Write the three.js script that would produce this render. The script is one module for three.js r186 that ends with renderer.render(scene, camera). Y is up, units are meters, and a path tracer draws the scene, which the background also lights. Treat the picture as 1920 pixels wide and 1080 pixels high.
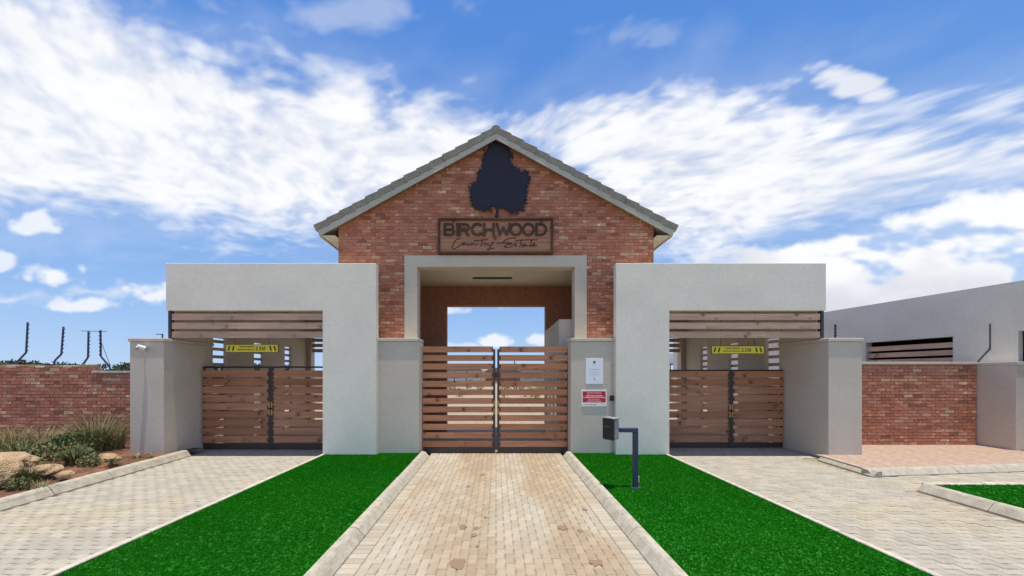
import * as THREE from 'three';
import { mergeGeometries } from 'three/addons/utils/BufferGeometryUtils.js';
import { RoundedBoxGeometry } from 'three/addons/geometries/RoundedBoxGeometry.js';

// ---------------------------------------------------------------- helpers for numbers
function rng(seed) { let s = seed >>> 0; return () => { s = (s + 0x6D2B79F5) | 0; let t = Math.imul(s ^ (s >>> 15), 1 | s); t = (t + Math.imul(t ^ (t >>> 7), 61 | t)) ^ t; return ((t ^ (t >>> 14)) >>> 0) / 4294967296; }; }
const PERM = new Float32Array(65536); { const r = rng(77); for (let i = 0; i < 65536; i++) PERM[i] = r(); }
const lat = (i, j, k = 0) => PERM[((i * 73856093) ^ (j * 19349663) ^ (k * 83492791)) & 65535];
const fade = t => t * t * (3 - 2 * t);
function vnoise(x, y, k = 0, per = 0) {
  const i = Math.floor(x), j = Math.floor(y), u = fade(x - i), v = fade(y - j);
  const w = per ? (a => ((a % per) + per) % per) : (a => a);
  const a = lat(w(i), w(j), k), b = lat(w(i + 1), w(j), k), c = lat(w(i), w(j + 1), k), d = lat(w(i + 1), w(j + 1), k);
  return a + (b - a) * u + (c - a) * v + (a - b - c + d) * u * v;
}
function fbm(x, y, oct, k = 0, per = 0) { let s = 0, a = 0.5, n = 0; for (let o = 0; o < oct; o++) { s += a * vnoise(x, y, k + o * 7, per); n += a; a *= 0.5; x *= 2; y *= 2; per *= 2; } return s / n; }
const clamp = (x, a = 0, b = 1) => Math.min(b, Math.max(a, x));
const smooth = (a, b, x) => fade(clamp((x - a) / (b - a)));
const mix = (a, b, t) => a + (b - a) * t;
const R = Math.random = rng(2024);   // every later random number is seeded

// ---------------------------------------------------------------- camera
const F = 660, CX = 930, CY = 700, EYE = 2;            // focal length and vanishing point in photo pixels
const scene = new THREE.Scene();
const camera = new THREE.PerspectiveCamera(2 * Math.atan(540 / F) * 180 / Math.PI, 1920 / 1080, 0.1, 2000);
camera.position.set(0, EYE, 0); camera.lookAt(0, EYE, -10);
camera.setViewOffset(1920, 1080, 960 - CX, 540 - CY, 1920, 1080);
camera.updateProjectionMatrix();
const at = (px, py, Z) => new THREE.Vector3((px - CX) / F * Z, EYE - (py - CY) / F * Z, -Z);
const gnd = (px, py, h = 0) => at(px, py, (EYE - h) * F / (py - CY));

// ---------------------------------------------------------------- sky (air and clouds by direction)
function polyY(p, x) { if (x <= p[0][0]) return p[0][1]; for (let i = 1; i < p.length; i++) if (x <= p[i][0]) { const t = (x - p[i - 1][0]) / (p[i][0] - p[i - 1][0]); return mix(p[i - 1][1], p[i][1], t); } return p[p.length - 1][1]; }
const bankA = [[[-900, -420], [0, -40], [150, -10], [260, 40], [340, 100], [480, 118], [620, 132], [700, 165], [800, 185], [900, 200], [1000, 226]], [[-900, 330], [0, 378], [200, 398], [400, 415], [560, 428], [660, 410], [800, 345], [900, 290], [1000, 235]]];
const bankB = [[[950, 228], [1040, 205], [1180, 182], [1320, 178], [1480, 205], [1620, 240], [1750, 262], [1920, 262], [3000, 180]], [[950, 236], [1050, 300], [1150, 390], [1250, 455], [1330, 455], [1420, 438], [1540, 410], [1650, 375], [1780, 345], [1920, 318], [3000, 190]]];
const bankC = [[[1180, 540], [1240, 500], [1320, 478], [1400, 458], [1500, 448], [1580, 432], [1680, 402], [1780, 376], [1860, 362], [1920, 352], [3000, 240]], [[1180, 560], [1300, 640], [3000, 690]]];
const puffs = [[72, 420, 58, 24, .9], [118, 517, 66, 24, 1], [148, 572, 62, 18, .9], [275, 548, 58, 24, 1], [-10, 492, 32, 20, .8], [852, 582, 26, 10, .7], [930, 642, 30, 13, .9], [1010, 640, 22, 11, .8], [860, 650, 40, 8, .5], [330, 425, 40, 12, .35]];
function bank(p, x, y, soft) { const u = polyY(p[0], x), l = polyY(p[1], x); return Math.min((y - u) / soft, (l - y) / soft); }
function skyAt(x, y, z, out) {
  const e = Math.max(y, 0);
  // air: deep blue high up, pale towards the horizon
  const t = Math.pow(1 - e, 2.2), h = Math.pow(1 - e, 6.5);
  let r = mix(0.062, 0.195, t), g = mix(0.18, 0.39, t), b = mix(0.50, 0.70, t);
  r = mix(r, 0.38, h); g = mix(g, 0.50, h); b = mix(b, 0.66, h);
  if (y < 0) { out[0] = .3; out[1] = .28; out[2] = .24; return; }
  const q = 1 / (y + 0.10), X = x * q, Zc = z * q;
  // fibres of high cloud in the plane of the layer
  const wx = fbm(X * 1.1 + 3, Zc * 1.1, 3, 5) - .5, wz = fbm(X * 1.1 + 9, Zc * 1.1 + 4, 3, 9) - .5;
  const n1 = fbm(X * 1.5 + wx * 1.2, Zc * 2.2 + wz * 1.2, 5, 20) - .5;
  const al = X * .86 + Zc * .5, ac = -X * .5 + Zc * .86;
  const n2 = .6 * (fbm(al * 4.6 + wx * 4, ac * 8.5 + wz * 4, 5, 40) - .5) + .4 * (fbm(X * 9 + wx * 5, Zc * 12 + wz * 5, 4, 45) - .5);
  const n3 = fbm(al * 17 + wx * 8, ac * 26 + wz * 9, 3, 60) - .5;
  let hi = smooth(-.05, .22, n1 + n2 * .35) * .75;      // what the layer does anywhere
  let lo = 0, loShade = 0;
  if (z < -0.12) {
    const px = CX + F * x / -z, py = CY - F * y / -z;
    const k = smooth(.12, .4, -z);
    const wpx = px + (n1 * 90 + n2 * 50), wpy = py + (n1 * 80 + n2 * 46 + n3 * 16);
    let a = smooth(-.9, .95, bank(bankA, wpx, wpy, 66) + n2 * 2.0 + n3 * .8);
    a = Math.max(a, smooth(-1.0, 1.05, bank(bankB, wpx, wpy, 60) + n2 * 2.1 + n3 * .9));
    a *= clamp(.95 + n2 * .75 + n3 * .5, .3, 1);
    // loose fibres
    const dx = px - 1598, dy = py - 160 - dx * .36; a = Math.max(a, .85 * smooth(1.25, -.2, (dx / 122) ** 2 + (dy / 32) ** 2 + n2 * 3 + n3 * 1.6));
    // a thin veil drifts off the banks
    a = Math.max(a, .17 * smooth(-3.2, .8, Math.max(bank(bankA, px, py, 60), bank(bankB, px, py, 60)) + n2 * 4 + n1 * 3));
    const ex = px - 560, ey = py - 40 + Math.abs(ex) * .06; a = Math.max(a, .34 * smooth(1.2, -.6, (ex / 270) ** 2 + (ey / 40) ** 2 + n2 * 5 + n3 * 2));
    const fx = px - 1200, fy = py - 62; a = Math.max(a, .20 * smooth(1.2, -.6, (fx / 120) ** 2 + (fy / 30) ** 2 + n2 * 5 + n3 * 2));
    hi = mix(hi, a, k);
    // heaped low cloud
    const m1 = fbm(px / 90, py / 60, 5, 80) - .5, m2 = fbm(px / 26, py / 20, 4, 90) - .5;
    let c = smooth(-.08, .30, bank(bankC, px + m1 * 70, py + m1 * 66 + m2 * 26, 70));
    c *= 1 - .75 * smooth(.04, .2, fbm(px / 150 + 3, py / 48 + 8, 4, 120) - .5 + m2 * .15);
    loShade = .75 * c * smooth(-.12, .4, fbm(px / 170 + 5, py / 95, 4, 100) - .5 + (py - 470) / 420);
    for (const [ux, uy, w, hh, s] of puffs) {
      const ddx = (px - ux) / w, ddy = (py - uy) / hh; const base = ddy > 0 ? ddy * 1.5 : ddy;
      c = Math.max(c, .9 * s * smooth(1.25, .0, ddx * ddx + base * base + m1 * 2.4 + m2 * 2.6));
    }
    lo = c * k;
  }
  hi = clamp(hi); lo = clamp(lo);
  const br = .70 + n2 * .18 + n3 * .05;
  r = mix(r, br * .97, hi); g = mix(g, br * .985, hi); b = mix(b, br * 1.02, hi);
  const s = 1 - .36 * loShade;
  r = mix(r, .71 * s, lo); g = mix(g, .72 * s, lo); b = mix(b, .74 * (1 - .28 * loShade), lo);
  out[0] = r; out[1] = g; out[2] = b;
}
{
  const W = 3072, H = 1536, d = new Float32Array(W * H * 4), o = [0, 0, 0];
  for (let j = 0; j < H; j++) {
    const lt = ((j + .5) / H - .5) * Math.PI, cy = Math.cos(lt), sy = Math.sin(lt);
    for (let i = 0; i < W; i++) {
      const ph = ((i + .5) / W - .5) * 2 * Math.PI;
      skyAt(cy * Math.cos(ph), sy, cy * Math.sin(ph), o);
      const n = (j * W + i) * 4; d[n] = o[0]; d[n + 1] = o[1]; d[n + 2] = o[2]; d[n + 3] = 1;
    }
  }
  const sky = new THREE.DataTexture(d, W, H, THREE.RGBAFormat, THREE.FloatType);
  sky.mapping = THREE.EquirectangularReflectionMapping; sky.magFilter = THREE.LinearFilter; sky.minFilter = THREE.LinearFilter; sky.needsUpdate = true;
  scene.background = sky; scene.environment = sky;
}
// ---------------------------------------------------------------- sun: almost overhead, a touch to the front and right
const sun = new THREE.DirectionalLight(0xfff3e0, 4.0);
sun.position.set(1.0, 30, 1.9 - 7); sun.target.position.set(0, 0, -7);
sun.castShadow = true; sun.shadow.mapSize.set(4096, 4096);
Object.assign(sun.shadow.camera, { left: -22, right: 22, top: 16, bottom: -16, near: 1, far: 80 });
scene.add(sun, sun.target);

const renderer = new THREE.WebGLRenderer({ antialias: true });
renderer.setSize(1024, 576);
renderer.toneMapping = THREE.LinearToneMapping;
renderer.toneMappingExposure = 1.38;
renderer.shadowMap.enabled = true;

// ---------------------------------------------------------------- textures and materials
function tex(w, h, fn, srgb, rx = 1, ry = 1) {
  const d = new Uint8Array(w * h * 4);
  for (let j = 0; j < h; j++) for (let i = 0; i < w; i++) { const c = fn(i / w, j / h); const n = (j * w + i) * 4; for (let k = 0; k < 3; k++) d[n + k] = clamp(Array.isArray(c) ? c[k] : c) * 255; d[n + 3] = 255; }
  const t = new THREE.DataTexture(d, w, h, THREE.RGBAFormat);
  t.wrapS = t.wrapT = THREE.RepeatWrapping; t.magFilter = t.minFilter = THREE.LinearFilter; t.repeat.set(rx, ry);
  if (srgb) t.colorSpace = THREE.SRGBColorSpace; t.needsUpdate = true; return t;
}
const grain = tex(512, 512, (u, v) => .35 * fbm(u * 16, v * 16, 4, 3, 16) + .65 * fbm(u * 128, v * 128, 2, 13, 128), false, .7, .7);
const mottle = tex(512, 512, (u, v) => { const a = .965 + .06 * (fbm(u * 5, v * 5, 5, 31, 5) - .5) + .06 * (fbm(u * 90, v * 90, 2, 37, 90) - .5); return [a, a, a * .995]; }, true, .37, .37);
const pitted = tex(512, 512, (u, v) => { const a = .92 + .24 * (fbm(u * 10, v * 10, 5, 51, 10) - .5) + .18 * (fbm(u * 100, v * 100, 2, 57, 100) - .5); return [a, a * .995, a * .985]; }, true, 1.3, 1.3);
const woodFn = (u, v) => {
  const w = fbm(u * 4, v * 8, 3, 71, 4) * .9;
  const g = fbm(u * 6, v * 96 + w * 6, 3, 75, 0), s = fbm(u * 3, v * 20, 3, 79, 0);
  let a = .87 + .20 * (g - .5) + .20 * (s - .5), kn = 0;
  for (let k = 0; k < 11; k++) { const ku = (k * .3713 + .07) % 1, kv = (k * .6181 + .11) % 1, z = .55 + (k * .37 % 1) * .9; const du = (u - ku) * 2.3, dv = (v - kv) * .56; const rr = Math.hypot(du / 1.7, dv) / (.019 * z) + (fbm(u * 40, v * 30, 2, 83) - .5) * 1.1; kn = Math.max(kn, smooth(1.1, .2, rr) * (.5 + .5 * z) + .25 * smooth(2.6, 1, rr)); }
  kn = Math.min(kn, 1); a *= 1 - .36 * kn; return [a, a * (.97 - .06 * kn), a * (.94 - .08 * kn)];
};
const woodMap = tex(1024, 512, woodFn, true, .45, .9);
const soilMap = tex(512, 512, (u, v) => { const a = .62 + .5 * (fbm(u * 8, v * 8, 5, 111, 8) - .5) + .35 * (fbm(u * 70, v * 70, 2, 117, 70) - .5); return [a, a * .97, a * .94]; }, true, .6, .6);
const lin = (r, g, b) => new THREE.Color().setRGB(r, g, b);
const std = (c, o = {}) => new THREE.MeshStandardMaterial({ color: c, roughness: .85, ...o });
const M = {
  paint: std(lin(.84, .80, .695), { map: mottle, bumpMap: grain, bumpScale: .0014, roughness: .9 }),
  taupe: std(lin(.63, .56, .465), { map: mottle, bumpMap: grain, bumpScale: .0014, roughness: .9 }),
  grayWall: std(lin(.76, .71, .63), { map: mottle, bumpMap: grain, bumpScale: .0014, roughness: .9 }),
  ceiling: std(lin(.85, .79, .66), { map: mottle, roughness: .9 }),
  mortar: std(lin(.47, .225, .145), { map: pitted, bumpMap: grain, bumpScale: .004, roughness: .95 }),
  concrete: std(lin(.42, .39, .345), { map: pitted, bumpMap: grain, bumpScale: .003, roughness: .95 }),
  kerb: std(lin(.46, .435, .365), { map: pitted, bumpMap: grain, bumpScale: .004, roughness: .92 }),
  edging: std(lin(.56, .53, .46), { map: pitted, bumpMap: grain, bumpScale: .003, roughness: .92 }),
  sand: std(lin(.34, .285, .21), { map: pitted, roughness: 1 }),
  plainPave: std(lin(.36, .315, .235), { map: pitted, bumpMap: grain, bumpScale: .004, roughness: .95 }),
  pink: std(lin(.43, .32, .255), { map: pitted, bumpMap: grain, bumpScale: .003, roughness: .95 }),
  soil: std(lin(.40, .20, .125), { map: soilMap, bumpMap: grain, bumpScale: .02, roughness: 1 }),
  earth: std(lin(.30, .22, .13), { map: soilMap, roughness: 1 }),
  black: std(lin(.018, .018, .024), { roughness: .45, metalness: .3 }),
  steel: std(lin(.06, .065, .07), { roughness: .5, metalness: .4 }),
  gateSteel: std(lin(.062, .044, .038), { roughness: .55, metalness: .2 }),
  blueSteel: std(lin(.055, .065, .12), { roughness: .5, metalness: .4 }),
  emblem: std(lin(.017, .015, .028), { roughness: .7 }),
  letter: std(lin(.055, .027, .017), { roughness: .75, bumpMap: grain, bumpScale: .002 }),
  brass: std(lin(.45, .26, .09), { roughness: .4, metalness: .6 }),
  white: std(lin(.78, .78, .76), { roughness: .5 }),
  greyPlastic: std(lin(.30, .30, .31), { roughness: .5 }),
  tile: std(lin(.27, .265, .22), { map: pitted, bumpMap: grain, bumpScale: .0014, roughness: .9 }),
  barge: std(lin(.50, .49, .41), { map: mottle, roughness: .7 }),
  rock: std(lin(.50, .36, .22), { map: pitted, bumpMap: grain, bumpScale: .03, roughness: .95 }),
  glass: std(lin(.03, .035, .05), { roughness: .08 }),
  turfBase: std(lin(.008, .165, .004), { map: pitted, bumpMap: grain, bumpScale: .006, roughness: 1 }),
  mud: std(lin(.235, .165, .105), { roughness: 1, bumpMap: grain, bumpScale: .01 }),
  stem: std(lin(.10, .065, .035), { roughness: 1 }),
};
const turfMat = new THREE.MeshPhysicalMaterial({ color: lin(.009, .190, .005), roughness: 1, specularIntensity: .05, side: THREE.DoubleSide });
const slatMats = [[.79, .56, .425], [.83, .59, .45], [.75, .525, .395], [.81, .575, .44]].map(c => std(lin(...c), { map: woodMap, bumpMap: woodMap, bumpScale: .002, roughness: .8 }));
const gateMats = [[.55, .255, .135], [.60, .295, .165], [.48, .215, .11], [.58, .285, .165]].map(c => std(lin(...c), { map: woodMap, bumpMap: woodMap, bumpScale: .002, roughness: .8 }));
const boardMat = std(lin(.56, .285, .175), { map: woodMap, bumpMap: woodMap, bumpScale: .002, roughness: .8 });
const frameWood = std(lin(.10, .045, .025), { map: woodMap, roughness: .8 });

// ---------------------------------------------------------------- scene helpers
const taken = {};
function numbered(n) { const k = taken[n] = (taken[n] ?? -1) + 1; return k ? `${n}_${String(k).padStart(3, '0')}` : n; }
function metric(geo, ou = 0, ov = 0) {       // uv in metres by the way each face points
  const g = geo.index ? geo.toNonIndexed() : geo; const p = g.attributes.position, uv = new Float32Array(p.count * 2);
  const a = new THREE.Vector3(), b = new THREE.Vector3(), c = new THREE.Vector3();
  for (let i = 0; i < p.count; i += 3) {
    a.fromBufferAttribute(p, i); b.fromBufferAttribute(p, i + 1); c.fromBufferAttribute(p, i + 2);
    const n = b.clone().sub(a).cross(c.clone().sub(a)); const ax = Math.abs(n.x), ay = Math.abs(n.y), az = Math.abs(n.z);
    [a, b, c].forEach((q, k) => { const s = az >= ax && az >= ay ? [q.x, q.y] : ay >= ax ? [q.x, q.z] : [q.z, q.y]; uv[(i + k) * 2] = s[0] + ou; uv[(i + k) * 2 + 1] = s[1] + ov; });
  }
  g.setAttribute('uv', new THREE.BufferAttribute(uv, 2)); if (!g.attributes.normal) g.computeVertexNormals(); return g;
}
const lit = m => { m.castShadow = true; m.receiveShadow = true; return m; };
function thing(name, label, category, [x, y, z], group) { const o = new THREE.Group(); o.name = numbered(name); o.position.set(x, y, z); o.userData = { label, category }; if (group) o.userData.group = group; scene.add(o); return o; }
function struct(name, geo, mat, pos = [0, 0, 0]) { const o = geo ? lit(new THREE.Mesh(geo, mat)) : new THREE.Group(); o.name = numbered(name); o.position.set(...pos); o.userData = { kind: 'structure' }; scene.add(o); return o; }
function baseOf(o) { const v = new THREE.Vector3(); for (let q = o; q && q !== scene; q = q.parent) v.add(q.position); return v; }
function part(name, geo, mat, parent, pos = [0, 0, 0]) {        // pos in the world; parents are not turned
  const m = lit(new THREE.Mesh(geo, mat)); m.name = name; const b = baseOf(parent); m.position.set(pos[0] - b.x, pos[1] - b.y, pos[2] - b.z); parent.add(m); return m;
}
function solo(name, label, category, geo, mat, pos, group) { const m = lit(new THREE.Mesh(geo, mat)); m.name = numbered(name); m.position.set(...pos); m.userData = { label, category }; if (group) m.userData.group = group; scene.add(m); return m; }
const box = (w, h, d) => metric(new THREE.BoxGeometry(w, h, d), R() * 7, R() * 7);
const rbox = (w, h, d, r = .012) => metric(new RoundedBoxGeometry(w, h, d, 1, r), R() * 7, R() * 7);
const span = (x0, x1, y0, y1, Z0, Z1) => [[x1 - x0, y1 - y0, Z1 - Z0], [(x0 + x1) / 2, (y0 + y1) / 2, -(Z0 + Z1) / 2]];
function block(name, mat, parent, x0, x1, y0, y1, Z0, Z1, r = 0) { const [s, c] = span(x0, x1, y0, y1, Z0, Z1); return part(name, r ? rbox(...s, r) : box(...s), mat, parent, c); }
function bar(a, b, w, d = w) { const L = a.distanceTo(b); const g = new THREE.BoxGeometry(w, L, d); g.applyQuaternion(new THREE.Quaternion().setFromUnitVectors(new THREE.Vector3(0, 1, 0), b.clone().sub(a).normalize())); g.translate((a.x + b.x) / 2, (a.y + b.y) / 2, (a.z + b.z) / 2); return metric(g); }
function colored(g, c) { const n = g.attributes.position.count, a = new Float32Array(n * 3); for (let i = 0; i < n; i++) { a[i * 3] = c[0]; a[i * 3 + 1] = c[1]; a[i * 3 + 2] = c[2]; } g.setAttribute('color', new THREE.BufferAttribute(a, 3)); return g; }
const V = (x, y, z) => new THREE.Vector3(x, y, z);
function sheet(pts, h = 0) { const s = new THREE.Shape(pts.map(p => new THREE.Vector2(p[0], p[1]))); const g = new THREE.ShapeGeometry(s); g.rotateX(-Math.PI / 2); g.translate(0, h, 0); return metric(g); }   // pts are [x, depth]

// pieces: the 300 that show largest as meshes, the rest joined
function pieces(parent, name, joinedName, list, geos, mats, palette, joinedMat, ownUV) {
  const score = p => { const Z = -p.pos[2]; if (Z < .5) return -1; const px = CX + F * p.pos[0] / Z, py = CY - F * (p.pos[1] - EYE) / Z; const inside = px > -5 && px < 1925 && py > -5 && py < 1082; return (inside ? 10 : 0) + 1 / Z; };
  list.forEach(p => p.s = score(p)); list.sort((a, b) => b.s - a.s);
  const rest = [];
  list.forEach((p, i) => {
    let g = geos[p.v % geos.length];
    if (ownUV) { g = g.clone(); const uv = g.attributes.uv; for (let k = 0; k < uv.count; k++) uv.setXY(k, uv.getX(k) + p.pos[0], uv.getY(k) + p.pos[2]); }
    if (i < 300) { const m = part(name, g, mats[p.c], parent, p.pos); if (p.scale) m.scale.set(...p.scale); if (p.rot) m.rotation.set(...p.rot); }
    else { const c = g.clone(); if (p.scale) c.scale(...p.scale); if (p.rot) c.applyMatrix4(new THREE.Matrix4().makeRotationFromEuler(new THREE.Euler(...p.rot))); const b = baseOf(parent); c.translate(p.pos[0] - b.x, p.pos[1] - b.y, p.pos[2] - b.z); rest.push(colored(c, palette[p.c])); }
  });
  if (rest.length) { const m = lit(new THREE.Mesh(mergeGeometries(rest), joinedMat)); m.name = joinedName; m.userData = { kind: 'stuff' }; parent.add(m); }
}

// ---------------------------------------------------------------- bricks
const brickPal = [[.46, .19, .115], [.425, .168, .10], [.49, .215, .135], [.38, .145, .09], [.46, .22, .145], [.52, .265, .175], [.44, .18, .11], [.62, .39, .25], [.56, .32, .20], [.29, .12, .082]];
const brickOdds = [.18, .36, .52, .62, .74, .81, .89, .925, .96, 1];
const smear = tex(1024, 1024, (u, v) => {
  const n = fbm(u * 18, v * 44, 4, 401, 0), q = fbm(u * 120, v * 120, 2, 405, 120) - .5, b = fbm(u * 6, v * 9, 3, 409, 0) - .5, d = smooth(.62, .74, n + b * .18), a = 1 + q * .28 + b * .2;
  return [mix(.60, 1, d) * a, mix(.52, .96, d) * a, mix(.50, .92, d) * a].map(x => Math.pow(clamp(x), 1 / 2.2));
}, true, .5, .5);
brickPal.forEach(c => { c[0] = Math.min(.95, c[0] / .60); c[1] = Math.min(.9, c[1] / .53); c[2] = Math.min(.85, c[2] / .52); });
const brickMats = brickPal.map(c => std(lin(...c), { map: smear, bumpMap: grain, bumpScale: .006, roughness: .95 }));
const brickJoined = std(lin(1, 1, 1), { map: smear, bumpMap: grain, bumpScale: .006, roughness: .95, vertexColors: true });
const BL = .24, BH = .0835;
const brickGeos = [0, 1, 2, 3, 4, 5, 6, 7, 8, 9, 10, 11, 12, 13].map(() => { const g = new THREE.BoxGeometry(BL - .012, BH - .012, .05); const p = g.attributes.position; const off = {}; for (let i = 0; i < p.count; i++) { const k = [p.getX(i) > 0, p.getY(i) > 0, p.getZ(i) > 0].join(); off[k] ??= [(R() - .5) * .007, (R() - .5) * .005, (R() - .5) * .004]; p.setXYZ(i, p.getX(i) + off[k][0], p.getY(i) + off[k][1], p.getZ(i) + off[k][2]); } g.computeVertexNormals(); return metric(g, R() * 5, R() * 5); });
function layBricks(parent, x0, x1, y0, y1, Zf, keep) {
  const list = []; let row = 0;
  for (let y = y0; y + BH <= y1 + .02; y += BH, row++) for (let x = x0 - (row % 2 ? BL / 2 : 0); x < x1 - .01; x += BL) {
    let runs = [[Math.max(x, x0), Math.min(x + BL, x1)]];
    if (keep) runs = keep(runs[0][0], runs[0][1], y, y + BH);
    for (const [a, b] of runs) { if (b - a < .04) continue; const t = R(); list.push({ pos: [(a + b) / 2, y + BH / 2, -(Zf + .025 - .008 + (R() - .5) * .004)], v: Math.floor(R() * 14), c: brickOdds.findIndex(o => t <= o), scale: [(b - a - .012) / (BL - .012), 1, 1] }); }
  }
  pieces(parent, 'brick', 'brick_courses', list, brickGeos, brickMats, brickPal, brickJoined);
}
const cut = (a, b, c, d) => { const r = []; if (a < c) r.push([a, Math.min(b, c)]); if (b > d) r.push([Math.max(a, d), b]); return r; };   // keep what of a..b lies outside c..d

// ================================================================ GROUND
struct('ground', sheet([[-900, -400], [900, -400], [900, 1500], [-900, 1500]], -.05), M.earth);
struct('road', sheet([[-40, -30], [40, -30], [40, 2.18], [-40, 2.18]], -.006), M.plainPave);          // the street that the entrance opens on
struct('road', sheet([[-13, 14.62], [13, 14.62], [9, 70], [-9, 70]], -.01), M.plainPave);               // inside the estate
struct('lane_floor', sheet([[-7.72, 8.29], [-4.03, 8.29], [-4.03, 14.6], [-7.72, 14.6]], -.004), M.concrete);
struct('lane_floor', sheet([[4.03, 8.29], [7.72, 8.29], [7.72, 14.6], [4.03, 14.6]], -.004), M.concrete);
struct('passage_floor', sheet([[-2.6, 8.84], [2.6, 8.84], [4.0, 9.3], [4.0, 14.6], [-4.0, 14.6], [-4.0, 9.3]], -.004), M.plainPave);

// paving stones with a zigzag long edge; length along local z
const PW = .1, PL = .2;
function paver(w, l, zig, seed) {
  const r = rng(seed), pts = [], n = zig ? 4 : 1, e = .0022;
  const wob = t => zig * [0, 1, 0, -1, 0][Math.round(t * 4)] ;
  for (let i = 0; i <= n; i++) pts.push([w / 2 - e + wob(i / n), -l / 2 + e + (l - 2 * e) * i / n]);
  for (let i = n; i >= 0; i--) pts.push([-w / 2 + e + wob(i / n), -l / 2 + e + (l - 2 * e) * i / n]);
  const pos = [], N = pts.length, ins = q => [q[0] - Math.sign(q[0]) * .006, q[1] * (1 - .012 / l)];
  const P = (q, y) => [q[0], y, q[1]], tri = (a, b, c) => pos.push(...a, ...b, ...c);
  const tilt = q => (r0 * q[0] + r1 * q[1]); const r0 = (r() - .5) * .03, r1 = (r() - .5) * .02;
  const top = pts.map(ins);
  for (let i = 0; i < N; i++) {
    const j = (i + 1) % N;
    tri([0, 0, 0], P(top[j], tilt(top[j])), P(top[i], tilt(top[i])));
    tri(P(top[i], tilt(top[i])), P(top[j], tilt(top[j])), P(pts[j], -.006)); tri(P(top[i], tilt(top[i])), P(pts[j], -.006), P(pts[i], -.006));
    tri(P(pts[i], -.006), P(pts[j], -.006), P(pts[j], -.03)); tri(P(pts[i], -.006), P(pts[j], -.03), P(pts[i], -.03));
  }
  const g = new THREE.BufferGeometry(); g.setAttribute('position', new THREE.Float32BufferAttribute(pos, 3)); g.computeVertexNormals(); return g;
}
const paverGeos = [1, 2, 3, 4, 5, 6].map(s => metric(paver(PW, PL, .007, s)));
const paverAcross = [11, 12, 13, 14, 15, 16].map(s => { const g = paver(PW, PL, .007, s); g.rotateY(Math.PI / 2); return metric(g); });
const headerGeos = [21, 22, 23].map(s => { const g = paver(PW, PL, 0, s); g.rotateY(Math.PI / 2); return metric(g); });
const pavePal = [[.405, .372, .30], [.385, .35, .282], [.43, .397, .325], [.365, .332, .265], [.375, .352, .295], [.355, .335, .28], [.395, .372, .315], [.335, .315, .262]];
const g22 = c => c.map(v => Math.pow(clamp(v), 1 / 2.2));
// red dust carried in by tyres: ragged patches along the two wheel tracks, spots and tyre smears
const trackMap = tex(768, 1536, (u, v) => {
  let x = u * 3.4; if (x > 1.7) x -= 3.4; let z = v * 6.8 - 6.8; if (z > -2.1) z -= 6.8;
  const track = Math.max(smooth(.62, .05, Math.abs(x + .50 + .12 * (fbm(z * .7, 1, 2, 301) - .5))), smooth(.55, .05, Math.abs(x - .95)) * .9);
  const n = fbm(x * 1.6 + 5, z * .8, 5, 310) - .5, f = fbm(x * 9, z * 5, 4, 320) - .5, q = fbm(x * 40, z * 40, 2, 330) - .5;
  const d = clamp(smooth(-.25, .75, track * .85 + n * 1.5 + f * .7) + q * .25), a = .96 + q * .22 + f * .12;
  return g22([a * mix(1, .85, d), a * mix(1, .745, d), a * mix(1, .625, d)]);
}, true, 1 / 3.4, 1 / 6.8);
const laneMap = tex(1024, 1024, (u, v) => {
  const n = fbm(u * 4, v * 4, 5, 340, 4) - .5, f = fbm(u * 24, v * 24, 4, 350, 24) - .5, q = fbm(u * 160, v * 160, 2, 360, 160) - .5, d = smooth(.0, .3, n + f * .4);
  const a = .95 + n * .14 + f * .16 + q * .2; return g22([a, a * mix(1, .95, d), a * mix(1, .86, d)]);
}, true, 1 / 4, 1 / 4);
const mk = map => [pavePal.map(c => std(lin(...c), { map, bumpMap: grain, bumpScale: .004, roughness: .93 })), std(lin(1, 1, 1), { map, bumpMap: grain, bumpScale: .004, roughness: .93, vertexColors: true })];
const [paveMats, paveJoined] = mk(trackMap), [laneMats, laneJoined] = mk(laneMap);
const jit = () => (R() - .5) * .004;
{
  const d = struct('driveway', sheet([[-1.62, 2.18], [1.62, 2.18], [1.62, 8.84], [-1.62, 8.84]], -.010), M.sand);
  const list = [];
  for (let i = 0; i < 28; i++) { const x = -1.35 + i * PW - .0 + .0; for (let Z = 2.2 + (i % 2 ? PL / 2 : 0); Z < 8.8; Z += PL) list.push({ pos: [x, jit(), -(Z + PL / 2)], v: Math.floor(R() * 6), c: Math.floor(R() * 4) }); }
  pieces(d, 'paving_stone', 'paving_field', list, paverGeos, paveMats, pavePal, paveJoined, true);
  const heads = []; for (const x of [-1.51, 1.51]) for (let Z = 2.2; Z < 8.8; Z += PW) heads.push({ pos: [x, jit(), -(Z + PW / 2)], v: Math.floor(R() * 3), c: Math.floor(R() * 4) });
  pieces(d, 'edge_paving_stone', 'edge_paving_field', heads, headerGeos, paveMats, pavePal, paveJoined, true);
}
function lanePaving(poly, inside) {
  const d = struct('driveway', sheet(poly, -.010), M.sand); const list = [];
  const xs = poly.map(p => p[0]), zs = poly.map(p => p[1]);
  let row = 0;
  for (let Z = Math.min(...zs); Z < Math.max(...zs) - .05; Z += PW, row++) for (let x = Math.min(...xs) + (row % 2 ? PL / 2 : 0); x < Math.max(...xs) - .05; x += PL) if (inside(x + PL / 2, Z + PW / 2)) list.push({ pos: [x + PL / 2, jit() * 1.6, -(Z + PW / 2)], v: Math.floor(R() * 6), c: 4 + Math.floor(R() * 4) });
  pieces(d, 'paving_stone', 'paving_field', list, paverAcross, laneMats, pavePal, laneJoined, true);
}
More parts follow.
